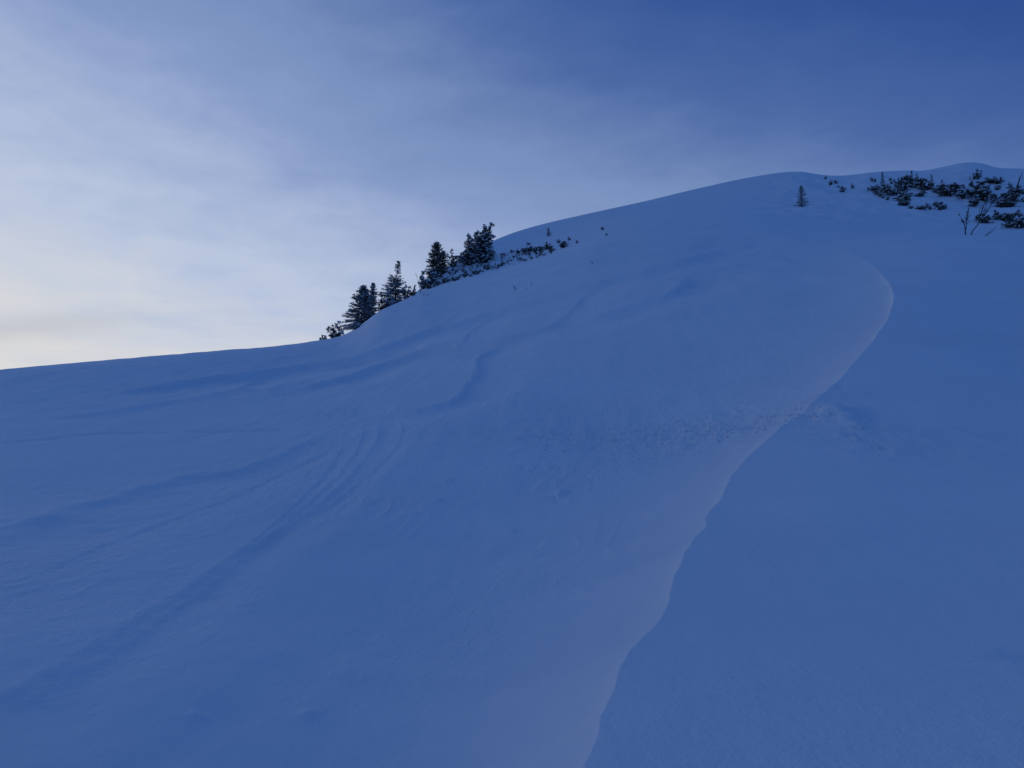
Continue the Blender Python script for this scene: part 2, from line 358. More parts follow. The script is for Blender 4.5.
# ------------------------------------------------------------------ mesh helpers for plants
class MB:
    def __init__(s): s.v = []; s.f = []
    def tube(s, pts, rad, n=6):
        base = len(s.v); m = len(pts)
        for k, p in enumerate(pts):
            p = Vector(p)
            d = (Vector(pts[min(k+1, m-1)])-Vector(pts[max(k-1, 0)])).normalized()
            a = d.orthogonal().normalized(); b = d.cross(a)
            for i in range(n):
                t = 2*math.pi*i/n
                s.v.append(p + (a*math.cos(t)+b*math.sin(t))*rad[k])
        for k in range(m-1):
            for i in range(n):
                s.f.append((base+k*n+i, base+k*n+(i+1) % n, base+(k+1)*n+(i+1) % n, base+(k+1)*n+i))
        s.f.append(tuple(base+(m-1)*n+i for i in range(n))); s.f.append(tuple(base+n-1-i for i in range(n)))
    def needle(s, p, d, l, w, rnd):
        """one spray: a narrow folded leaf of two faces, with real width from every side"""
        d = d.normalized(); a = d.orthogonal().normalized(); b = d.cross(a)
        t = rnd.uniform(0, math.pi); sd = a*math.cos(t)+b*math.sin(t); up = d.cross(sd)
        i = len(s.v)
        s.v += [p, p+d*l*.5+sd*w*.5, p+d*l, p+d*l*.5-sd*w*.5, p+d*l*.5+up*w*.5, p+d*l*.5-up*w*.5]
        s.f += [(i, i+1, i+2, i+3), (i, i+4, i+2, i+5)]
    def blob(s, p, r, flat, rnd):
        """a small lump of snow"""
        base = len(s.v); n = 7
        for (zz, rr) in ((-.45, .62), (.05, 1.0), (.55, .72)):
            o = rnd.uniform(0, 6.28)
            for i in range(n):
                t = 2*math.pi*i/n; q = r*rr*rnd.uniform(.75, 1.2)
                s.v.append(p+Vector((q*math.cos(t+o*.1), q*math.sin(t+o*.1), zz*r*flat*rnd.uniform(.8, 1.2))))
        s.v.append(p+Vector((0, 0, .85*r*flat)))
        for k in range(2):
            for i in range(n):
                s.f.append((base+k*n+i, base+k*n+(i+1) % n, base+(k+1)*n+(i+1) % n, base+(k+1)*n+i))
        for i in range(n): s.f.append((base+2*n+i, base+2*n+(i+1) % n, base+3*n))
        s.f.append(tuple(base+n-1-i for i in range(n)))
    def mesh(s, name, mat, smooth=True, snow=None, snow_mat=None):
        if snow is not None and snow.f:
            k = len(s.v); nf = len(s.f)
            me = bpy.data.meshes.new(name); me.from_pydata([tuple(v) for v in s.v+snow.v], [], s.f+[tuple(i+k for i in f) for f in snow.f])
            me.materials.append(mat); me.materials.append(snow_mat)
            me.polygons.foreach_set('material_index', [0]*nf+[1]*len(snow.f))
            me.polygons.foreach_set('use_smooth', [False]*nf+[True]*len(snow.f))
            me.update(); return me
        me = bpy.data.meshes.new(name); me.from_pydata([tuple(v) for v in s.v], [], s.f)
        me.materials.append(mat)
        if smooth: me.polygons.foreach_set('use_smooth', [True]*len(me.polygons))
        me.update(); return me

def spruce_kind(seed, h, w, density=1.0, power=.85, snow=.5, bare_top=0.0, lean=(0, 0), low=.03, lop=0.0, mat=None):
    """a spruce h tall and w wide: [(part name, mesh)]"""
    rnd = random.Random(seed)
    T, C, S = MB(), MB(), MB()
    ax = lambda z: Vector((lean[0]*(z/h)**1.3*h, lean[1]*(z/h)**1.3*h, z)) + Vector((.03*math.sin(3*z/h*2.2+seed), .03*math.cos(2.1*z/h*2+seed), 0))*h*.25
    zs = [-.25*h*.3]+[h*i/12 for i in range(0, 13)]
    T.tube([ax(max(z, 0))+Vector((0, 0, min(z, 0))) for z in zs], [max(.006*h*.4, .022*h*(1-max(z, 0)/h)) for z in zs], 7)
    z = low*h
    while z < .985*h:
        f = z/h
        nb = rnd.randint(6, 9) if density > 1 else rnd.randint(5, 7)
        a0 = rnd.uniform(0, 6.28)
        for b in range(nb):
            a = a0+6.28*b/nb+rnd.uniform(-.35, .35)
            prof = (1-f)**power*min(1, .62+f*2.6)
            L = w*.5*prof*rnd.choice((.6, .85, 1.0, 1.1, 1.3))*rnd.uniform(.85, 1.15)*(1+lop*math.cos(a-math.pi))+.015*h
            thin = bare_top and f > 1-bare_top
            if thin and rnd.random() < .5: continue
            up = .6*f**1.5 + rnd.uniform(-.15, .25)
            p0 = ax(z); pts = [p0]
            for k in range(1, 6):
                t = k/5
                pts.append(p0+Vector((math.cos(a)*L*t, math.sin(a)*L*t, L*(up*t-.45*t*t*(1-f)+.18*t**3)))+Vector((rnd.uniform(-1, 1), rnd.uniform(-1, 1), rnd.uniform(-1, 1)))*.02*L)
            T.tube(pts, [max(.004, .010*h*.5*(1-f)*(1-k/6)+.003) for k in range(6)], 4)
            ns = max(3, int(L/(.065*h*.28)*density*(0.4 if thin else 1)))
            for k in range(ns):
                t = (k+rnd.random())/ns
                t = .1+.9*t
                i = min(4, int(t*5)); q = pts[i].lerp(pts[i+1], t*5-i)
                dr = (pts[i+1]-pts[i]).normalized()
                for m in range(5):
                    dd = dr*.7+Vector((rnd.uniform(-1, 1), rnd.uniform(-1, 1), rnd.uniform(-.75, .65)))*.8
                    ll = h*rnd.uniform(.022, .048)*(1.1-.45*f)
                    C.needle(q+Vector((rnd.gauss(0, 1), rnd.gauss(0, 1), rnd.gauss(-.2, .8)))*.016*h*(1-.6*f), dd, ll, h*rnd.uniform(.008, .014), rnd)
                if rnd.random() < snow*.34*(0.6+.6*t):
                    S.blob(q+Vector((0, 0, .010*h)), h*rnd.uniform(.010, .024), .6, rnd)
        z += h*(.052*(1-f)+.026)*rnd.uniform(.85, 1.2)/max(.6, density)
    for k in range(8):
        C.needle(ax(h*(.93+.04*rnd.random())), Vector((rnd.uniform(-.6, .6), rnd.uniform(-.6, .6), 1)), .035*h, .009*h, rnd)
    parts = [('trunk', T.mesh('trunk', M_BARK)), ('crown', C.mesh('crown', mat or M_NEEDLE, False, S, M_LOAD))]
    return parts, h, w

def pine_kind(seed, h, w, stems=9, tufts=9, snow=.4, upright=.5, needle=.17, lump=1.0, mat=None, rag=.12):
    """dwarf mountain pine or young stone pine: stems that arch up, needle tufts, snow on them"""
    rnd = random.Random(seed)
    T, C, S = MB(), MB(), MB()
    sz = max(h, w)
    for k in range(stems):
        a = 6.28*k/stems+rnd.uniform(-.5, .5); out = w*.5*rnd.uniform(.35, 1.0)*(1-.25*upright); hh = h*rnd.uniform(.45, 1.0)*(1-.35*(out/(w*.5))**2*(1-upright))
        if rnd.random() < .25: out *= 1.25; hh *= .6
        if k < 2: out *= .3; hh = h*rnd.uniform(.88, .97)
        pts = []
        for i in range(7):
            t = i/6
            pts.append(Vector((math.cos(a)*out*t**(.75), math.sin(a)*out*t**(.75), -.12*h+(hh+.12*h)*t**(1.35)))+Vector((rnd.uniform(-1, 1), rnd.uniform(-1, 1), rnd.uniform(-1, 1)))*.03*sz*t)
        T.tube(pts, [.028*sz*(1-i/8) for i in range(7)], 5)
        for m in range(tufts):
            t = .35+.65*((m+rnd.random())/tufts); i = min(5, int(t*6)); q = pts[i].lerp(pts[i+1], t*6-i)
            side = Vector((rnd.uniform(-1, 1), rnd.uniform(-1, 1), rnd.uniform(-.2, .9)))*rag*sz
            if m == tufts-1: q = pts[-1]; side *= .3
            c = q+side
            if c.z < .02*h: c.z = .02*h
            T.tube([q, c], [.009*sz, .006*sz], 4)
            for n in range(16):
                d = Vector((rnd.gauss(0, 1), rnd.gauss(0, 1), rnd.gauss(.55, .8)))
                C.needle(c, d, needle*sz*rnd.uniform(.5, .95), needle*sz*.16, rnd)
            if rnd.random() < snow:
                S.blob(c+Vector((rnd.uniform(-.03, .03), rnd.uniform(-.03, .03), .05))*sz, lump*sz*rnd.uniform(.045, .11), .55, rnd)
    parts = [('branches', T.mesh('branches', M_BARK)), ('foliage', C.mesh('foliage', mat or M_PINE, False, S, M_LOAD))]
    return parts, h, w

def bare_kind(seed, stems, rad=.02, sub=5, spread=.5, curl=.05):
    """leafless sapling from explicit stem end points [(base),(top)]"""
    rnd = random.Random(seed); parts = []
    for (b, t) in stems:
        T = MB(); B = T
        b = Vector(b); t = Vector(t); L = (t-b).length; n = 9
        off = Vector((rnd.uniform(-1, 1), rnd.uniform(-1, 1), 0))*curl*L
        pts = [b.lerp(t, i/n)+off*math.sin(math.pi*i/n)+Vector((rnd.uniform(-1, 1), rnd.uniform(-1, 1), 0))*.012*L for i in range(n+1)]
        pts[0] = b-Vector((0, 0, .15))
        T.tube(pts, [rad*(1-.8*i/n) for i in range(n+1)], 6)
        for k in range(sub):
            i = rnd.randint(3, n-1); p = pts[i]
            d = ((t-b).normalized()+Vector((rnd.uniform(-1, 1), rnd.uniform(-1, 1), rnd.uniform(-.1, .5)))*spread).normalized()
            l = L*rnd.uniform(.12, .28)*(1.15-i/n)*1.6
            q = [p+d*l*j/4+Vector((0, 0, .06*l*(j/4)**2))+Vector((rnd.uniform(-1, 1), rnd.uniform(-1, 1), rnd.uniform(-1, 1)))*.03*l for j in range(5)]
            B.tube(q, [rad*.45*(1-.16*j) for j in range(5)], 4)
            for m in range(2):
                e = q[2]; d2 = (d+Vector((rnd.uniform(-1, 1), rnd.uniform(-1, 1), rnd.uniform(-.2, .5)))*.7).normalized()
                B.tube([e, e+d2*l*.25, e+d2*l*.45+Vector((0, 0, .03*l))], [rad*.25, rad*.2, rad*.12], 3)
        parts.append(('stem', T.mesh('stem', M_TWIG)))
    return parts

def plant(name, label, cat, kind, loc, sx, sz, rz, group=None, tilt=(0, 0)):
    o = bpy.data.objects.new(name, None); COL.objects.link(o)
    o.empty_display_size = .3
    o.location = loc; o.rotation_euler = (tilt[0], tilt[1], rz); o.scale = (sx, sx, sz)
    o['label'] = label; o['category'] = cat
    if group: o['group'] = group
    for (pn, me) in kind:
        c = bpy.data.objects.new(pn, me); COL.objects.link(c); c.parent = o
    return o

def spot(px, py, r=None):
    """ground point seen at a place in the photograph, or at distance r on that bearing when the foot is hidden"""
    if r is None: return first_hit(Z, px, py)
    a, t = ray(px, py); x, y = r*math.sin(a), r*math.cos(a)
    return Vector((x, y, height(Z, x, y)))
def crest_r(px):
    a, t = ray(px, 300); j = np.searchsorted(az_f, a); return KR[5][j]

# prototypes
SP_BIG = spruce_kind(3, 4.2, 3.2, 1.3, .92, 1.0, low=.02, lop=.10, mat=M_FROST)
SP_SLIM = spruce_kind(5, 3.6, 1.5, 1.1, .8, .8, mat=M_FROST)
SP_THIN = spruce_kind(8, 4.2, 2.6, 1.15, 1.05, .8, bare_top=.4, lop=.2, mat=M_FROST)
SP_DARK = spruce_kind(12, 3.6, 2.5, 1.3, .70, .35)
SP_SIDE = spruce_kind(13, 3.0, 1.9, 1.2, .55, .35)
SP_SMALL = spruce_kind(15, 2.0, 1.35, .8, .85, 1.0, mat=M_FROST)
SP_TINY = spruce_kind(19, 1.6, 1.1, .85, .75, .8, mat=M_FROST)
PI_BIG = pine_kind(22, 4.0, 2.5, 15, 20, .8, .85, .075, .5, mat=M_NEEDLE)
PI_MID = pine_kind(23, 3.0, 1.7, 11, 15, .7, .85, .09, .55, mat=M_NEEDLE)
DW = [pine_kind(31, 1.0, 1.5, 9, 6, .45, .25, rag=.2), pine_kind(32, .8, 1.7, 9, 5, .6, .05, rag=.18), pine_kind(33, 1.1, 1.1, 7, 6, .35, .6, rag=.15), pine_kind(34, .6, 1.3, 6, 5, .6, .0, rag=.2), pine_kind(35, 1.0, 1.2, 10, 8, 1.0, .4, mat=M_NEEDLE, rag=.15),
      pine_kind(36, .9, 1.6, 8, 5, .5, .1, rag=.22), pine_kind(37, 1.1, 1.5, 8, 5, .5, .45, rag=.22), pine_kind(38, .9, 1.5, 7, 6, .55, .3, rag=.24), pine_kind(39, 1.0, 1.7, 10, 5, .5, .15, rag=.2)]
rndp = random.Random(99)

def put(kindset, name, cat, label, px, py, hpx, wpx, group, r=None, rz=None, tilt=(0, 0), sink=.03):
    parts, h, w = kindset
    p = spot(px, py, r); d = math.hypot(p.x, p.y)
    if r is not None:                                   # foot hidden: measure up to the seen top
        a, t = ray(px, py-hpx); hm = EYE+d*t-p.z
    else: hm = hpx/F*d
    wm = wpx/F*d
    o = plant(name, label, cat, parts, p-Vector((0, 0, sink*hm)), wm/w, hm/h*(1+sink), rndp.uniform(0, 6.28) if rz is None else rz, group, tilt)
    return o

G1 = 'conifers along the left ridge'; G2 = 'dwarf pines along the left ridge'; G3 = 'dwarf pines on the right summit slope'; G4 = 'twigs poking out of the smooth snow'
def cr(px, k=1.04): return crest_r(px)*k
# ---- conifers on the left ridge
put(SP_BIG, 'spruce', 'tree', 'broad snow-laden spruce, lowest and widest tree on the left ridge', 361, 329, 44, 42, G1, r=cr(361, 1.035), rz=.4, tilt=(0, R(3)))
put(SP_SLIM, 'spruce', 'tree', 'slim spruce spire rising just behind the right side of the broad snowy spruce', 372, 321, 38, 17, G1, r=cr(372, 1.06))
put(SP_THIN, 'spruce', 'tree', 'rimed spruce with a thin bare-branched top, second tree group up the ridge', 395, 304, 43, 29, G1, r=cr(395, 1.03), rz=0, tilt=(0, R(3)))
put(SP_DARK, 'spruce', 'tree', 'dark dense pointed spruce beside the bare sapling, third tree group up the ridge', 436, 277, 36, 25, G1)
put(SP_SIDE, 'spruce', 'tree', 'shorter dark spruce pressed against the right flank of the dense pointed spruce', 443, 273, 23, 13, G1, rz=2)
put(PI_MID, 'pine', 'tree', 'small bushy pine at the left shoulder of the tall bushy pine', 470, 262, 28, 17, G1)
put(PI_BIG, 'pine', 'tree', 'tall bushy round-topped pine, highest tree on the left ridge', 483, 260, 37, 26, G1, rz=1, tilt=(0, R(4)))
# ---- dwarf pines on the left ridge
def dw(i, label, px, py, h, w, g=G2, r=None, **k):
    i = {0: (0, 5, 6, 7), 1: (1, 5, 8, 7)}.get(i, (i,)*4)[int(px*7) % 4]
    if g == G3: w = w*(1.4 if w >= 7 else 1.15)
    elif 508 < px < 566: w *= 1.35
    return put(DW[i], 'dwarf_pine', 'shrub', label, px, py, h, w, g, r=r, **k)
dw(1, 'tiny dark dwarf pine at the lower left end of the ridge shrubs', 324, 341, 5, 10, r=cr(324, 1.02))
dw(0, 'rounded dark dwarf pine left of the broad snowy spruce, against the sky', 336, 336, 12, 17, r=cr(336, 1.025))
dw(4, 'low snow-caked dwarf pine in front of the foot of the broad snowy spruce', 355, 329.5, 8, 12)
dw(2, 'dark dwarf pine filling the gap between the slim spire and the thin-topped spruce', 382, 312, 20, 14, r=cr(382, 1.04))
dw(4, 'snowy dwarf pine at the foot of the thin-topped spruce', 389, 305, 13, 14, r=cr(389, 1.02))
dw(0, 'dark dwarf pine just right of the thin-topped spruce', 406, 298, 12, 13, r=cr(406, 1.03))
dw(2, 'dwarf pine leaning over the snow edge below the bare sapling', 414, 295, 10, 10, r=cr(414, 1.03))
dw(4, 'big frosted dwarf pine at the lower left foot of the dense pointed spruce', 424, 289, 17, 18)
dw(0, 'frosted dwarf pine directly below the dense pointed spruce', 433, 281, 12, 16)
dw(2, 'dark two-headed dwarf pine on the skyline between the pointed spruce and the pines', 452, 267, 18, 14)
dw(0, 'low dwarf pine on the skyline just left of the small bushy pine', 461, 263, 11, 13)
dw(1, 'low dark skirt of dwarf pine under the small bushy pine', 470, 265, 8, 17)
dw(1, 'low dark dwarf pine under the tall bushy pine', 485, 263, 10, 18)
dw(3, 'small dark dwarf pine tuft right of the tall bushy pine', 493.5, 254.5, 4.5, 5)
dw(3, 'flat dark dwarf pine under snow, below and right of the tall bushy pine', 487, 269.5, 3.6, 10)
dw(3, 'flat dwarf pine second from the right along the snow edge below the pines', 475.5, 274.5, 4.2, 9)
dw(3, 'flat dwarf pine third from the right along the snow edge below the pines', 466, 276.5, 4.2, 8)
dw(3, 'long flat dark dwarf pine on the snow edge midway between both tree groups', 455.5, 280.6, 3.6, 13)
dw(3, 'small flat dwarf pine on the snow edge right of the frosted shrubs', 445, 282.4, 4.5, 7)
dw(1, 'small dark dwarf pine on the snow edge below the dense pointed spruce', 438, 285, 4, 7)
dw(1, 'lowest small dark dwarf pine on the snow edge below the big frosted one', 429, 288.5, 4.6, 8)
dw(3, 'single small tuft on the white bank between the pointed spruce and the pines', 453, 271, 3, 4)
dw(2, 'dark low dwarf pine at the left end of the row right of the pines', 511.5, 252.5, 3.2, 5)
dw(3, 'second low dwarf pine from the left in the row right of the pines', 518, 253, 3, 4.5)
dw(1, 'third low dwarf pine from the left in the row right of the pines', 524, 252.5, 4, 7)
dw(0, 'fourth dwarf pine from the left in the row, below a lone tuft', 529.5, 251.5, 5, 6.5)
dw(3, 'lone tuft sitting just above the row of low dwarf pines', 528.5, 245, 2.4, 4)
dw(1, 'fifth dwarf pine from the left, low, in the row', 535, 251.4, 4, 6)
dw(0, 'sixth dwarf pine from the left in the row, in its middle', 540.5, 250.8, 4.6, 6.5)
dw(2, 'humped dwarf pine with one raised head in the right half of the row', 547.5, 248.8, 7, 9)
dw(3, 'small low tuft below the snow gap in the row', 554, 250.5, 2, 3.5)
dw(2, 'upright tuft above the snow gap near the right end of the row', 558.6, 243, 4.2, 4.5)
dw(0, 'darkest thick dwarf pine at the right end of the row', 564, 247.6, 6, 9)
dw(3, 'small tuft at the upper right end of the row', 569, 240.4, 3.2, 4.5)
dw(3, 'isolated small dark tuft just right of the row', 577, 243.3, 3, 3.2)
put(SP_TINY, 'spruce', 'tree', 'tiny lone spruce on the white slope above the row of shrubs', 548.5, 236, 8.5, 6, 'small lone conifers on the far slope')
dw(3, 'lone dark tuft high on the open slope right of the row', 602.5, 230, 3, 4.5)
dw(3, 'faint half-buried tuft just below the lone dark tuft on the open slope', 606.5, 235.5, 2, 3, sink=.3)
# ---- right summit slope
put(SP_SMALL, 'spruce', 'tree', 'lone small snowy spruce on the smooth slope below the summit', 802, 206.5, 20.5, 14, 'small lone conifers on the far slope')
put(SP_TINY, 'spruce', 'tree', 'thin young spruce at the left end of the summit shrubs', 883, 187, 14.5, 5.5, 'young spruces among the summit shrubs')
put(SP_TINY, 'spruce', 'tree', 'thin young spruce beside the gap in the middle of the summit shrubs', 932, 184.5, 10, 3.6, 'young spruces among the summit shrubs')
put(SP_TINY, 'spruce', 'tree', 'thin dark spire on top of the densest left clump of summit shrubs', 917, 182, 8, 4, 'young spruces among the summit shrubs')
def dr(i, label, px, py, h, w, **k): return dw(i, label, px, py, h, w, g=G3, **k)
dr(3, 'tiny tuft near the skyline, leftmost of all summit shrubs', 826, 179, 2.4, 3)
dr(2, 'loose thin tuft just below the tiny leftmost skyline tuft', 831, 185, 5, 5)
dr(3, 'small tuft touching the loose thin tuft on its right', 835.5, 183.5, 3, 4)
dr(3, 'faint buried tuft left of the pair of dark dots', 838.5, 187.6, 2, 2.5, sink=.3)
dr(0, 'larger left one of two dark isolated dots left of the summit shrubs', 842.5, 192, 5, 5.5)
dr(2, 'smaller right one of two dark isolated dots left of the summit shrubs', 852.3, 188.5, 5, 4)
dr(3, 'tiny dot at the left tip of the summit shrub field', 868.5, 190.5, 2.2, 2.5)
dr(3, 'pale small tuft above the left tip, left of the young spruce', 871.8, 181.5, 3.6, 4)
dr(3, 'second small tuft left of the thin young spruce top', 875.3, 182, 3, 3)
dr(1, 'arched dark dwarf pine at the left of the summit shrub field', 874, 191, 4.6, 8)
dr(1, 'dark dwarf pine just below the arched one', 876.5, 194.4, 4, 6)
dr(3, 'low dark dwarf pine on the lower left slope of the shrub field', 880, 196.5, 3.6, 6)
dr(3, 'flat small tuft at the lower left fringe of the shrub field', 883.5, 198.3, 2.6, 4)
dr(3, 'lowest lone tuft of the left shrub fringe', 888, 200, 3, 4)
dr(4, 'snow-greyed rounded dwarf pine under the thin young spruce', 885, 192.6, 8, 9)
dr(3, 'small dot above the snow gap right of the young spruce', 890.3, 180.5, 2.4, 3.2)
dr(3, 'second small dot, below the first, right of the young spruce', 891.2, 184, 2.6, 3.6)
dr(3, 'tiny third dot right of the young spruce', 894.3, 181.7, 2, 2.5)
dr(0, 'dark dwarf pine above the long snow streak', 896.8, 187.8, 5, 6)
dr(1, 'wide dark dwarf pine lying below the long snow streak', 893.5, 195.6, 5.6, 11)
dr(1, 'dark dwarf pine at the left top of the densest clump', 901, 184.6, 5.4, 7)
dr(0, 'dark rounded dwarf pine in the top of the densest clump', 906.5, 184, 7, 8)
dr(2, 'upright two-pronged dwarf pine, topmost of the densest clump', 911.5, 181, 10, 6)
dr(0, 'dark dwarf pine in the left middle of the densest clump', 904.5, 190.5, 6, 7)
dr(1, 'dwarf pine at the right end of the long snow streak', 901, 194, 5, 8)
dr(0, 'broad dark dwarf pine in the centre of the densest clump', 915.5, 187.5, 8, 12)
dr(0, 'broad dark dwarf pine at the right end of the densest clump', 923, 189.5, 9, 10)
dr(1, 'dwarf pine on the open white patch below the densest clump', 920.5, 196.8, 5, 8)
dr(4, 'snowy dwarf pine just above the black overhang', 903.5, 200.5, 8, 11)
dr(0, 'blackest dwarf pine at the overhang, low point of the left clump', 904, 206, 7, 8)
dr(3, 'thin low tuft right of the black overhang', 911, 208.6, 2.2, 5)
dr(3, 'long flat dwarf pine in the lower line right of the overhang', 922, 209.8, 3, 10)
dr(3, 'tiny dot above the lower line of shrubs', 927, 206, 2.5, 3)
dr(2, 'small upright tuft in the lower line of shrubs', 930, 209.6, 5, 4)
dr(3, 'tuft at the upper left of the last shrub in the lower line', 935.5, 205, 3, 4)
dr(0, 'dark dwarf pine at the right end of the lower line of shrubs', 940.5, 210, 6, 9.5)
dr(1, 'flat dwarf pine linking the densest clump to the middle one', 930, 189.5, 4.4, 11)
dr(3, 'small dwarf pine on the link left of the middle clump', 936.5, 192.5, 4, 7)
dr(2, 'upright dwarf pine at the left end of the middle clump', 942, 189.5, 9, 6)
dr(0, 'wide dark dwarf pine in the middle clump', 947.5, 196, 11, 13)
dr(1, 'dwarf pine at the right top of the middle clump', 955, 191, 6, 10)
dr(1, 'dwarf pine at the lower right of the middle clump', 962, 198.5, 8, 10)
dr(3, 'small tuft below the bare bush near the summit', 971, 186, 3, 4)
dr(2, 'dark dwarf pine standing highest near the summit knoll, beside the bare bush', 977.5, 179, 9, 7)
dr(0, 'dark dwarf pine at the lower left tip of the right clump', 974, 206.5, 8, 9)
dr(1, 'dark dwarf pine at the left edge of the right clump', 972.5, 198, 8, 8)
dr(0, 'large dark dwarf pine on top of the right clump', 981, 193.5, 9, 14)
dr(0, 'largest blackest dwarf pine in the heart of the right clump', 984.5, 201, 11, 15)
dr(1, 'flat dwarf pine above the right clump', 990, 183.5, 5, 9)
dr(1, 'flat dwarf pine at the right of the upper pair above the right clump', 997.5, 184, 5, 7)
dr(3, 'small tuft right of the large top pine in the right clump', 998, 190, 4, 6)
dr(1, 'dwarf pine right of the blackest one', 1001.5, 202, 6.5, 11)
dr(4, 'wide snowy dwarf pine at the lower right of the right clump', 1009, 207, 9, 17)
dr(0, 'dwarf pine behind the wide snowy one', 1012, 200.5, 8, 10)
dr(1, 'flat dwarf pine below the leaning snag', 1013.5, 193, 5.5, 10)
dr(2, 'small tuft left of the leaning snag', 1010, 187.5, 5, 4.5)
dr(3, 'cut-off flat dwarf pine at the right border, upper one', 1023, 194, 3, 7)
dr(3, 'cut-off small dwarf pine at the right border, lower one', 1024, 202, 4, 5)
dr(0, 'dark dwarf pine behind the bare forked sapling', 984.5, 223, 7.5, 11)
dr(2, 'loose thin dwarf pine right of the forked sapling', 997, 219, 8, 9)
dr(1, 'flat loose dwarf pine, farther right of the forked sapling', 1006, 221, 5.5, 12)
dr(3, 'tiny dot on the snow above the black corner shrub', 1018.5, 212.5, 2.4, 3)
dr(3, 'second tiny dot above the black corner shrub', 1016, 215, 2, 2.5)
dr(1, 'flat tip of shrub left of the black corner shrub', 1008.5, 227.5, 3.6, 9)
dr(0, 'big black dwarf pine cut by the right border, lowest on the summit slope', 1020.5, 228, 12, 17)

# ---- bare wood
def bare(name, label, cat, pix_stems, seed, rad_px, sub, group=None, spread=.5, curl=.05, r=None, py=None):
    (bx, by) = pix_stems[0][0]
    p = spot(bx, by, r); d = math.hypot(p.x, p.y); s = d/F
    a = math.atan2(p.x, p.y); right = Vector((math.cos(a), -math.sin(a), 0)); fw = Vector((math.sin(a), math.cos(a), 0))
    rnd = random.Random(seed+1)
    st = []
    for (b, t) in pix_stems:
        B = right*((b[0]-bx)*s) + Vector((0, 0, (by-b[1])*s)); B += fw*rnd.uniform(-.1, .1)*s*8
        Tt = right*((t[0]-bx)*s) + Vector((0, 0, (by-t[1])*s)) + fw*rnd.uniform(-.2, .2)*math.hypot(t[0]-b[0], t[1]-b[1])*s
        st.append((B, Tt))
    kind = bare_kind(seed, st, rad_px*s, sub, spread, curl)
    return plant(name, label, cat, kind, p, 1, 1, 0, group)
bare('sapling', 'leafless forked sapling with two dark stems on the edge of the right bench', 'sapling',
     [((965, 235), (970, 207.5)), ((969, 235), (991.5, 203)), ((965.5, 232), (961, 214)), ((977, 222), (984, 205))], 61, .44, 13, spread=.6, curl=.06)
bare('sapling', 'pale thin leafless sapling on the skyline left of the dense pointed spruce', 'sapling',
     [((420.5, 282), (415.5, 262)), ((420.5, 281), (424, 264))], 62, .28, 6, r=cr(420, 1.045))
bare('bare_bush', 'leafless round bush beside the highest dark dwarf pine near the summit', 'bush',
     [((972, 183), (970, 173)), ((972, 183), (974.5, 174)), ((972, 183), (968.5, 176)), ((972, 183), (976, 176))], 63, .22, 4)
bare('snag', 'grey leaning dead stem at the right end of the summit shrubs', 'dead tree', [((1016.5, 188), (1021.8, 175.5)), ((1017, 187), (1019.5, 178))], 64, .5, 5, spread=.35)
bare('twig', 'pair of thin sticks lying out of the snow right of the forked sapling', 'twig', [((984.5, 236), (995, 228.5)), ((986, 236), (993, 231))], 65, .3, 1, G4)
bare('twig', 'dark hooked twig poking from open snow, biggest of three below the tree ridge', 'twig', [((516, 289.5), (513, 284.5)), ((515.5, 289.5), (514.5, 286))], 66, .36, 1, G4)
bare('twig', 'thin upright twig poking from open snow right of the dark hooked twig', 'twig', [((532.5, 285.5), (530.8, 280.8))], 67, .22, 1, G4)
bare('twig', 'short twig stub between the hooked twig and the thin upright twig', 'twig', [((527, 290), (525.5, 287.8))], 68, .3, 1, G4)
bare('twig', 'flat fan of thin twigs on the open slope below the lone dark tuft', 'twig', [((593, 263.5), (589, 260)), ((593, 263.5), (591.5, 260.5))], 69, .26, 2, G4)
bare('twig', 'low fan of bare twigs just below the snow edge under the frosted dwarf pines', 'twig', [((427, 296), (422.5, 292.5)), ((427.5, 295.5), (430, 291)), ((424, 295), (420, 293))], 70, .22, 2, G4)

# ---- fine twig tips that pierce the thin snow under the pines: nobody could count them
def twig_cover():
    rnd = random.Random(5); m = MB(); n = 0
    while n < 620:
        px = rnd.uniform(428, 552); top = np.interp(px, [428, 460, 495, 552], [284, 266, 255, 246.5]); bot = np.interp(px, [428, 460, 500, 552], [289.5, 280, 268.5, 254])
        py = rnd.uniform(top, bot)
        if noise2(np.array([px/6.0]), np.array([py/4.0]), 31)[0] < -.12: continue
        p = first_hit(Z, px, py)
        for k in range(3):
            d = Vector((rnd.uniform(-1, 1), rnd.uniform(-1, 1), rnd.uniform(.4, 1.3))); l = rnd.uniform(.10, .30)
            m.tube([p-Vector((0, 0, .04)), p+d*l*.5, p+d*l], [.014, .011, .006], 3)
        if rnd.random() < .35:
            for k in range(7): m.needle(p+Vector((0, 0, .08)), Vector((rnd.gauss(0, 1), rnd.gauss(0, 1), rnd.gauss(.4, .6))), .17, .04, rnd)
        n += 1
    o = bpy.data.objects.new('twig_cover', m.mesh('twig_cover', M_TWIG, False)); COL.objects.link(o)
    o['kind'] = 'stuff'; o['label'] = 'fine dark twig tips piercing the thin snow below the pines'; o['category'] = 'ground cover'
twig_cover()

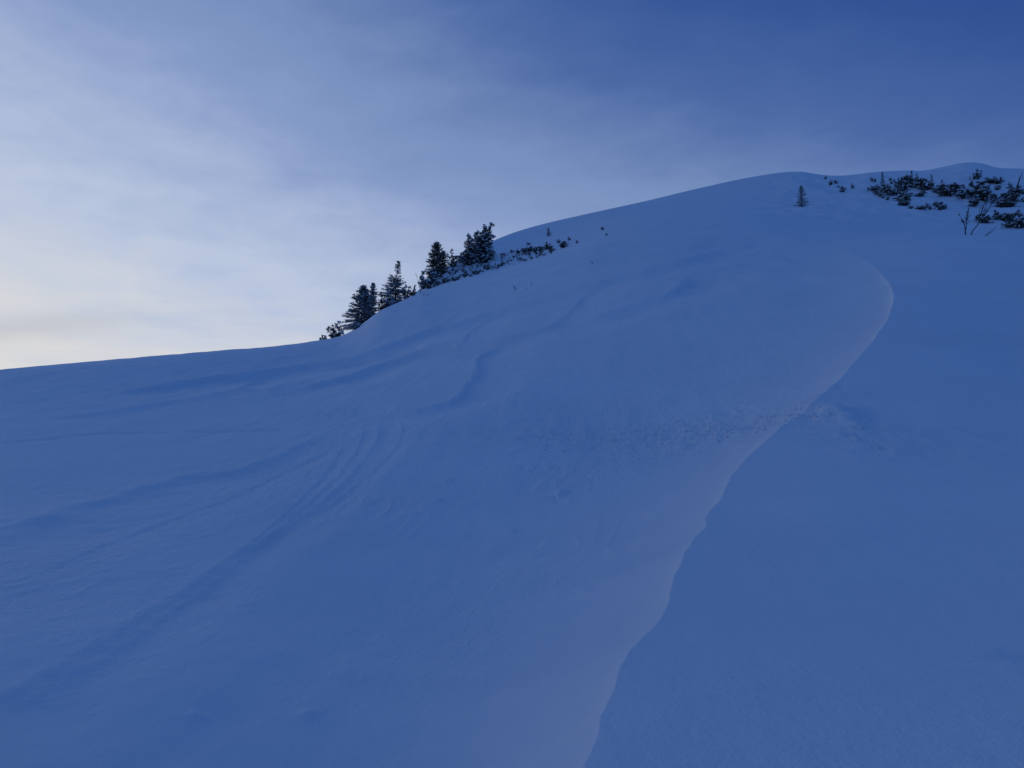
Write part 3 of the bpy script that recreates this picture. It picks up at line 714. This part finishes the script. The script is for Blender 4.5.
# ---- crumbs of snow that rolled off the edge
def crumbs():
    rnd = random.Random(17); m = MB()
    for k in range(330):
        t = rnd.random()
        px = np.interp(t, [0, 1], [520, 812])+rnd.gauss(0, 6); py = np.interp(px, [520, 640, 700, 760, 812], [441, 437, 433, 423, 411])+rnd.gauss(0, 7)*(1.1-.6*t)
        if rnd.random() < .05: px = rnd.uniform(812, 880); py = np.interp(px, [812, 880], [412, 446])+rnd.gauss(0, 4)
        p = spot(px, py); m.blob(p-Vector((0, 0, .008)), rnd.choice((.02, .025, .03, .03, .04, .05, .065)), .7, rnd)
    o = bpy.data.objects.new('snow_rubble', m.mesh('snow_rubble', M_CLOD)); COL.objects.link(o)
    o['kind'] = 'stuff'; o['label'] = 'band of small snow rubble leading up to the drift edge'; o['category'] = 'snow rubble'
crumbs()

# ------------------------------------------------------------------ light: low winter sun behind the ridge, sky
SUN_AZ, SUN_EL = R(-30), R(2.5)
sd = bpy.data.lights.new('sun', 'SUN'); sd.energy = 0.5; sd.angle = R(.53); sd.color = (1, .86, .70)
so = bpy.data.objects.new('sun', sd); COL.objects.link(so)
sv = Vector((math.sin(SUN_AZ)*math.cos(SUN_EL), math.cos(SUN_AZ)*math.cos(SUN_EL), math.sin(SUN_EL)))
so.rotation_euler = sv.to_track_quat('Z', 'Y').to_euler()

def world():
    w = bpy.data.worlds.new('World'); scene.world = w; w.use_nodes = True
    nt = w.node_tree; N = nt.nodes; Lk = nt.links
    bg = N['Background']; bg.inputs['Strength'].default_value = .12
    def val(x, sock):
        if isinstance(x, (int, float)): sock.default_value = x
        else: Lk.new(x, sock)
    def mth(op, a, b=0.0, c=None, clamp=False):
        n = N.new('ShaderNodeMath'); n.operation = op; n.use_clamp = clamp
        val(a, n.inputs[0]); val(b, n.inputs[1])
        if c is not None: val(c, n.inputs[2])
        return n.outputs[0]
    def mr(x, a, b, c, d, smooth=True):
        n = N.new('ShaderNodeMapRange'); n.interpolation_type = 'SMOOTHSTEP' if smooth else 'LINEAR'; n.clamp = True
        val(x, n.inputs[0])
        for i, q in enumerate((a, b, c, d)): n.inputs[i+1].default_value = q
        return n.outputs[0]
    def mix(f, a, b, mode='MIX'):
        n = N.new('ShaderNodeMix'); n.data_type = 'RGBA'; n.blend_type = mode; n.clamp_factor = True
        val(f, n.inputs[0])
        for s, q in ((n.inputs[6], a), (n.inputs[7], b)):
            if isinstance(q, tuple): s.default_value = (*q, 1)
            else: Lk.new(q, s)
        return n.outputs[2]
    tc = N.new('ShaderNodeTexCoord'); D_ = tc.outputs['Generated']
    sky = N.new('ShaderNodeTexSky'); sky.sky_type = 'NISHITA'; sky.sun_disc = False
    sky.sun_elevation = SUN_EL; sky.sun_rotation = SUN_AZ; sky.altitude = 1700; sky.air_density = 1.0; sky.dust_density = .4; sky.ozone_density = 4.0
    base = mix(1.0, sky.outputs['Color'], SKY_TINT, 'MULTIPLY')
    sx = N.new('ShaderNodeSeparateXYZ'); Lk.new(D_, sx.inputs[0]); z = sx.outputs['Z']
    el = mth('MULTIPLY', mth('ARCSINE', z), 180/math.pi)
    az = mth('MULTIPLY', mth('ARCTAN2', sx.outputs['X'], sx.outputs['Y']), 180/math.pi)
    off = mth('ABSOLUTE', mth('SUBTRACT', az, GLOW_AZ)); off = mth('MINIMUM', off, mth('SUBTRACT', 360.0, off))
    t = mth('MULTIPLY_ADD', off, .33, mth('MAXIMUM', el, 0.0))
    # streaky high cloud, thicker and banded low over the ridge where the sun is
    mp = N.new('ShaderNodeMapping'); mp.inputs['Scale'].default_value = (1.3, 1.3, 4.2); mp.inputs['Rotation'].default_value = (R(8), R(-22), 0)
    Lk.new(D_, mp.inputs['Vector'])
    n1 = N.new('ShaderNodeTexNoise'); n1.inputs['Scale'].default_value = 2.0; n1.inputs['Detail'].default_value = 7; n1.inputs['Roughness'].default_value = .52; n1.inputs['Distortion'].default_value = .5
    Lk.new(mp.outputs['Vector'], n1.inputs['Vector'])
    cl = mth('SUBTRACT', n1.outputs['Fac'], .5)
    mp2 = N.new('ShaderNodeMapping'); mp2.inputs['Scale'].default_value = (2.0, 2.0, 16.0); mp2.inputs['Rotation'].default_value = (0, R(-6), 0)
    Lk.new(D_, mp2.inputs['Vector'])
    n2 = N.new('ShaderNodeTexNoise'); n2.inputs['Scale'].default_value = 2.2; n2.inputs['Detail'].default_value = 5; n2.inputs['Roughness'].default_value = .5
    Lk.new(mp2.outputs['Vector'], n2.inputs['Vector'])
    bands = mth('MULTIPLY', mth('SUBTRACT', n2.outputs['Fac'], .5), mr(el, 2, 20, 1.0, 0.0))
    tn = mth('ADD', mth('MULTIPLY_ADD', cl, -7.0, t), mth('MULTIPLY', bands, -20.0))
    mp3 = N.new('ShaderNodeMapping'); mp3.inputs['Scale'].default_value = (3.2, 3.2, 8.0); mp3.inputs['Rotation'].default_value = (R(5), R(-28), R(20))
    Lk.new(D_, mp3.inputs['Vector'])
    n3 = N.new('ShaderNodeTexNoise'); n3.inputs['Scale'].default_value = 3.8; n3.inputs['Detail'].default_value = 8; n3.inputs['Roughness'].default_value = .58; n3.inputs['Distortion'].default_value = .3
    Lk.new(mp3.outputs['Vector'], n3.inputs['Vector'])
    tn = mth('ADD', tn, mth('MULTIPLY', mth('SUBTRACT', n3.outputs['Fac'], .5), mr(t, 10, 46, -9.0, -3.0)))
    # a thin grey cloud bank just above the ridge
    bc = mth('MULTIPLY_ADD', mth('ADD', az, 33.0), .22, 8.0)
    bd = mth('DIVIDE', mth('ADD', mth('SUBTRACT', el, bc), mth('MULTIPLY', cl, 4.0)), .9)
    bank = mth('MULTIPLY', mth('POWER', 2.718, mth('MULTIPLY', mth('MULTIPLY', bd, bd), -1.0)), mr(az, -31, -22, 1.0, 0.0))
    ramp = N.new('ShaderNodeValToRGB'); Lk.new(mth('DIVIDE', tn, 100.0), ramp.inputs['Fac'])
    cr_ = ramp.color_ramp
    for i, (p, c) in enumerate(VEIL_AND_FILL):
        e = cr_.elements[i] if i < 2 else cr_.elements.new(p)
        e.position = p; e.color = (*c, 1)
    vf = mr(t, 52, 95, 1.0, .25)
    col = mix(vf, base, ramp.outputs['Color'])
    col = mix(mth('MULTIPLY', bank, .55), col, lin(186, 190, 199))
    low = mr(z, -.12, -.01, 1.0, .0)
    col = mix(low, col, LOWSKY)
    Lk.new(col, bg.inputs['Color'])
SKY_TINT = (.58, 1.04, 1.58)  # pushes the unseen sky bluer, as added fill for the snow
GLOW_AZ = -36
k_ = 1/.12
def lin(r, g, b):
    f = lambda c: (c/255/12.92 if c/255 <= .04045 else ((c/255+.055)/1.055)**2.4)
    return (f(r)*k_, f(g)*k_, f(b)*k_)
VEIL_AND_FILL = [(.04, lin(225, 223, 220)), (.09, lin(214, 215, 219)), (.14, lin(202, 208, 221)), (.19, lin(184, 197, 222)), (.245, lin(160, 177, 212)), (.29, lin(135, 156, 200)), (.35, lin(117, 142, 188)), (.415, lin(77, 106, 165)), (.48, lin(52, 84, 149)), (.52, lin(42, 76, 143)), (.80, lin(90, 141, 222))]  # last stop is no cloud: unseen sky brightened to light the snow
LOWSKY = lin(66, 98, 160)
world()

# ------------------------------------------------------------------ camera, render
cd = bpy.data.cameras.new('camera'); cam = bpy.data.objects.new('camera', cd); COL.objects.link(cam)
cd.sensor_width = 36; cd.sensor_fit = 'HORIZONTAL'; cd.lens = F*36/W; cd.clip_start = .05; cd.clip_end = 9000
cam.location = (0, 0, EYE); cam.rotation_euler = (math.pi/2+PITCH, 0, 0)
scene.camera = cam
scene.render.engine = 'CYCLES'
scene.render.resolution_x = W; scene.render.resolution_y = H
vs = scene.view_settings
vs.view_transform = 'Standard'; vs.look = 'None'; vs.gamma = 1; vs.use_curve_mapping = False; vs.exposure = 0
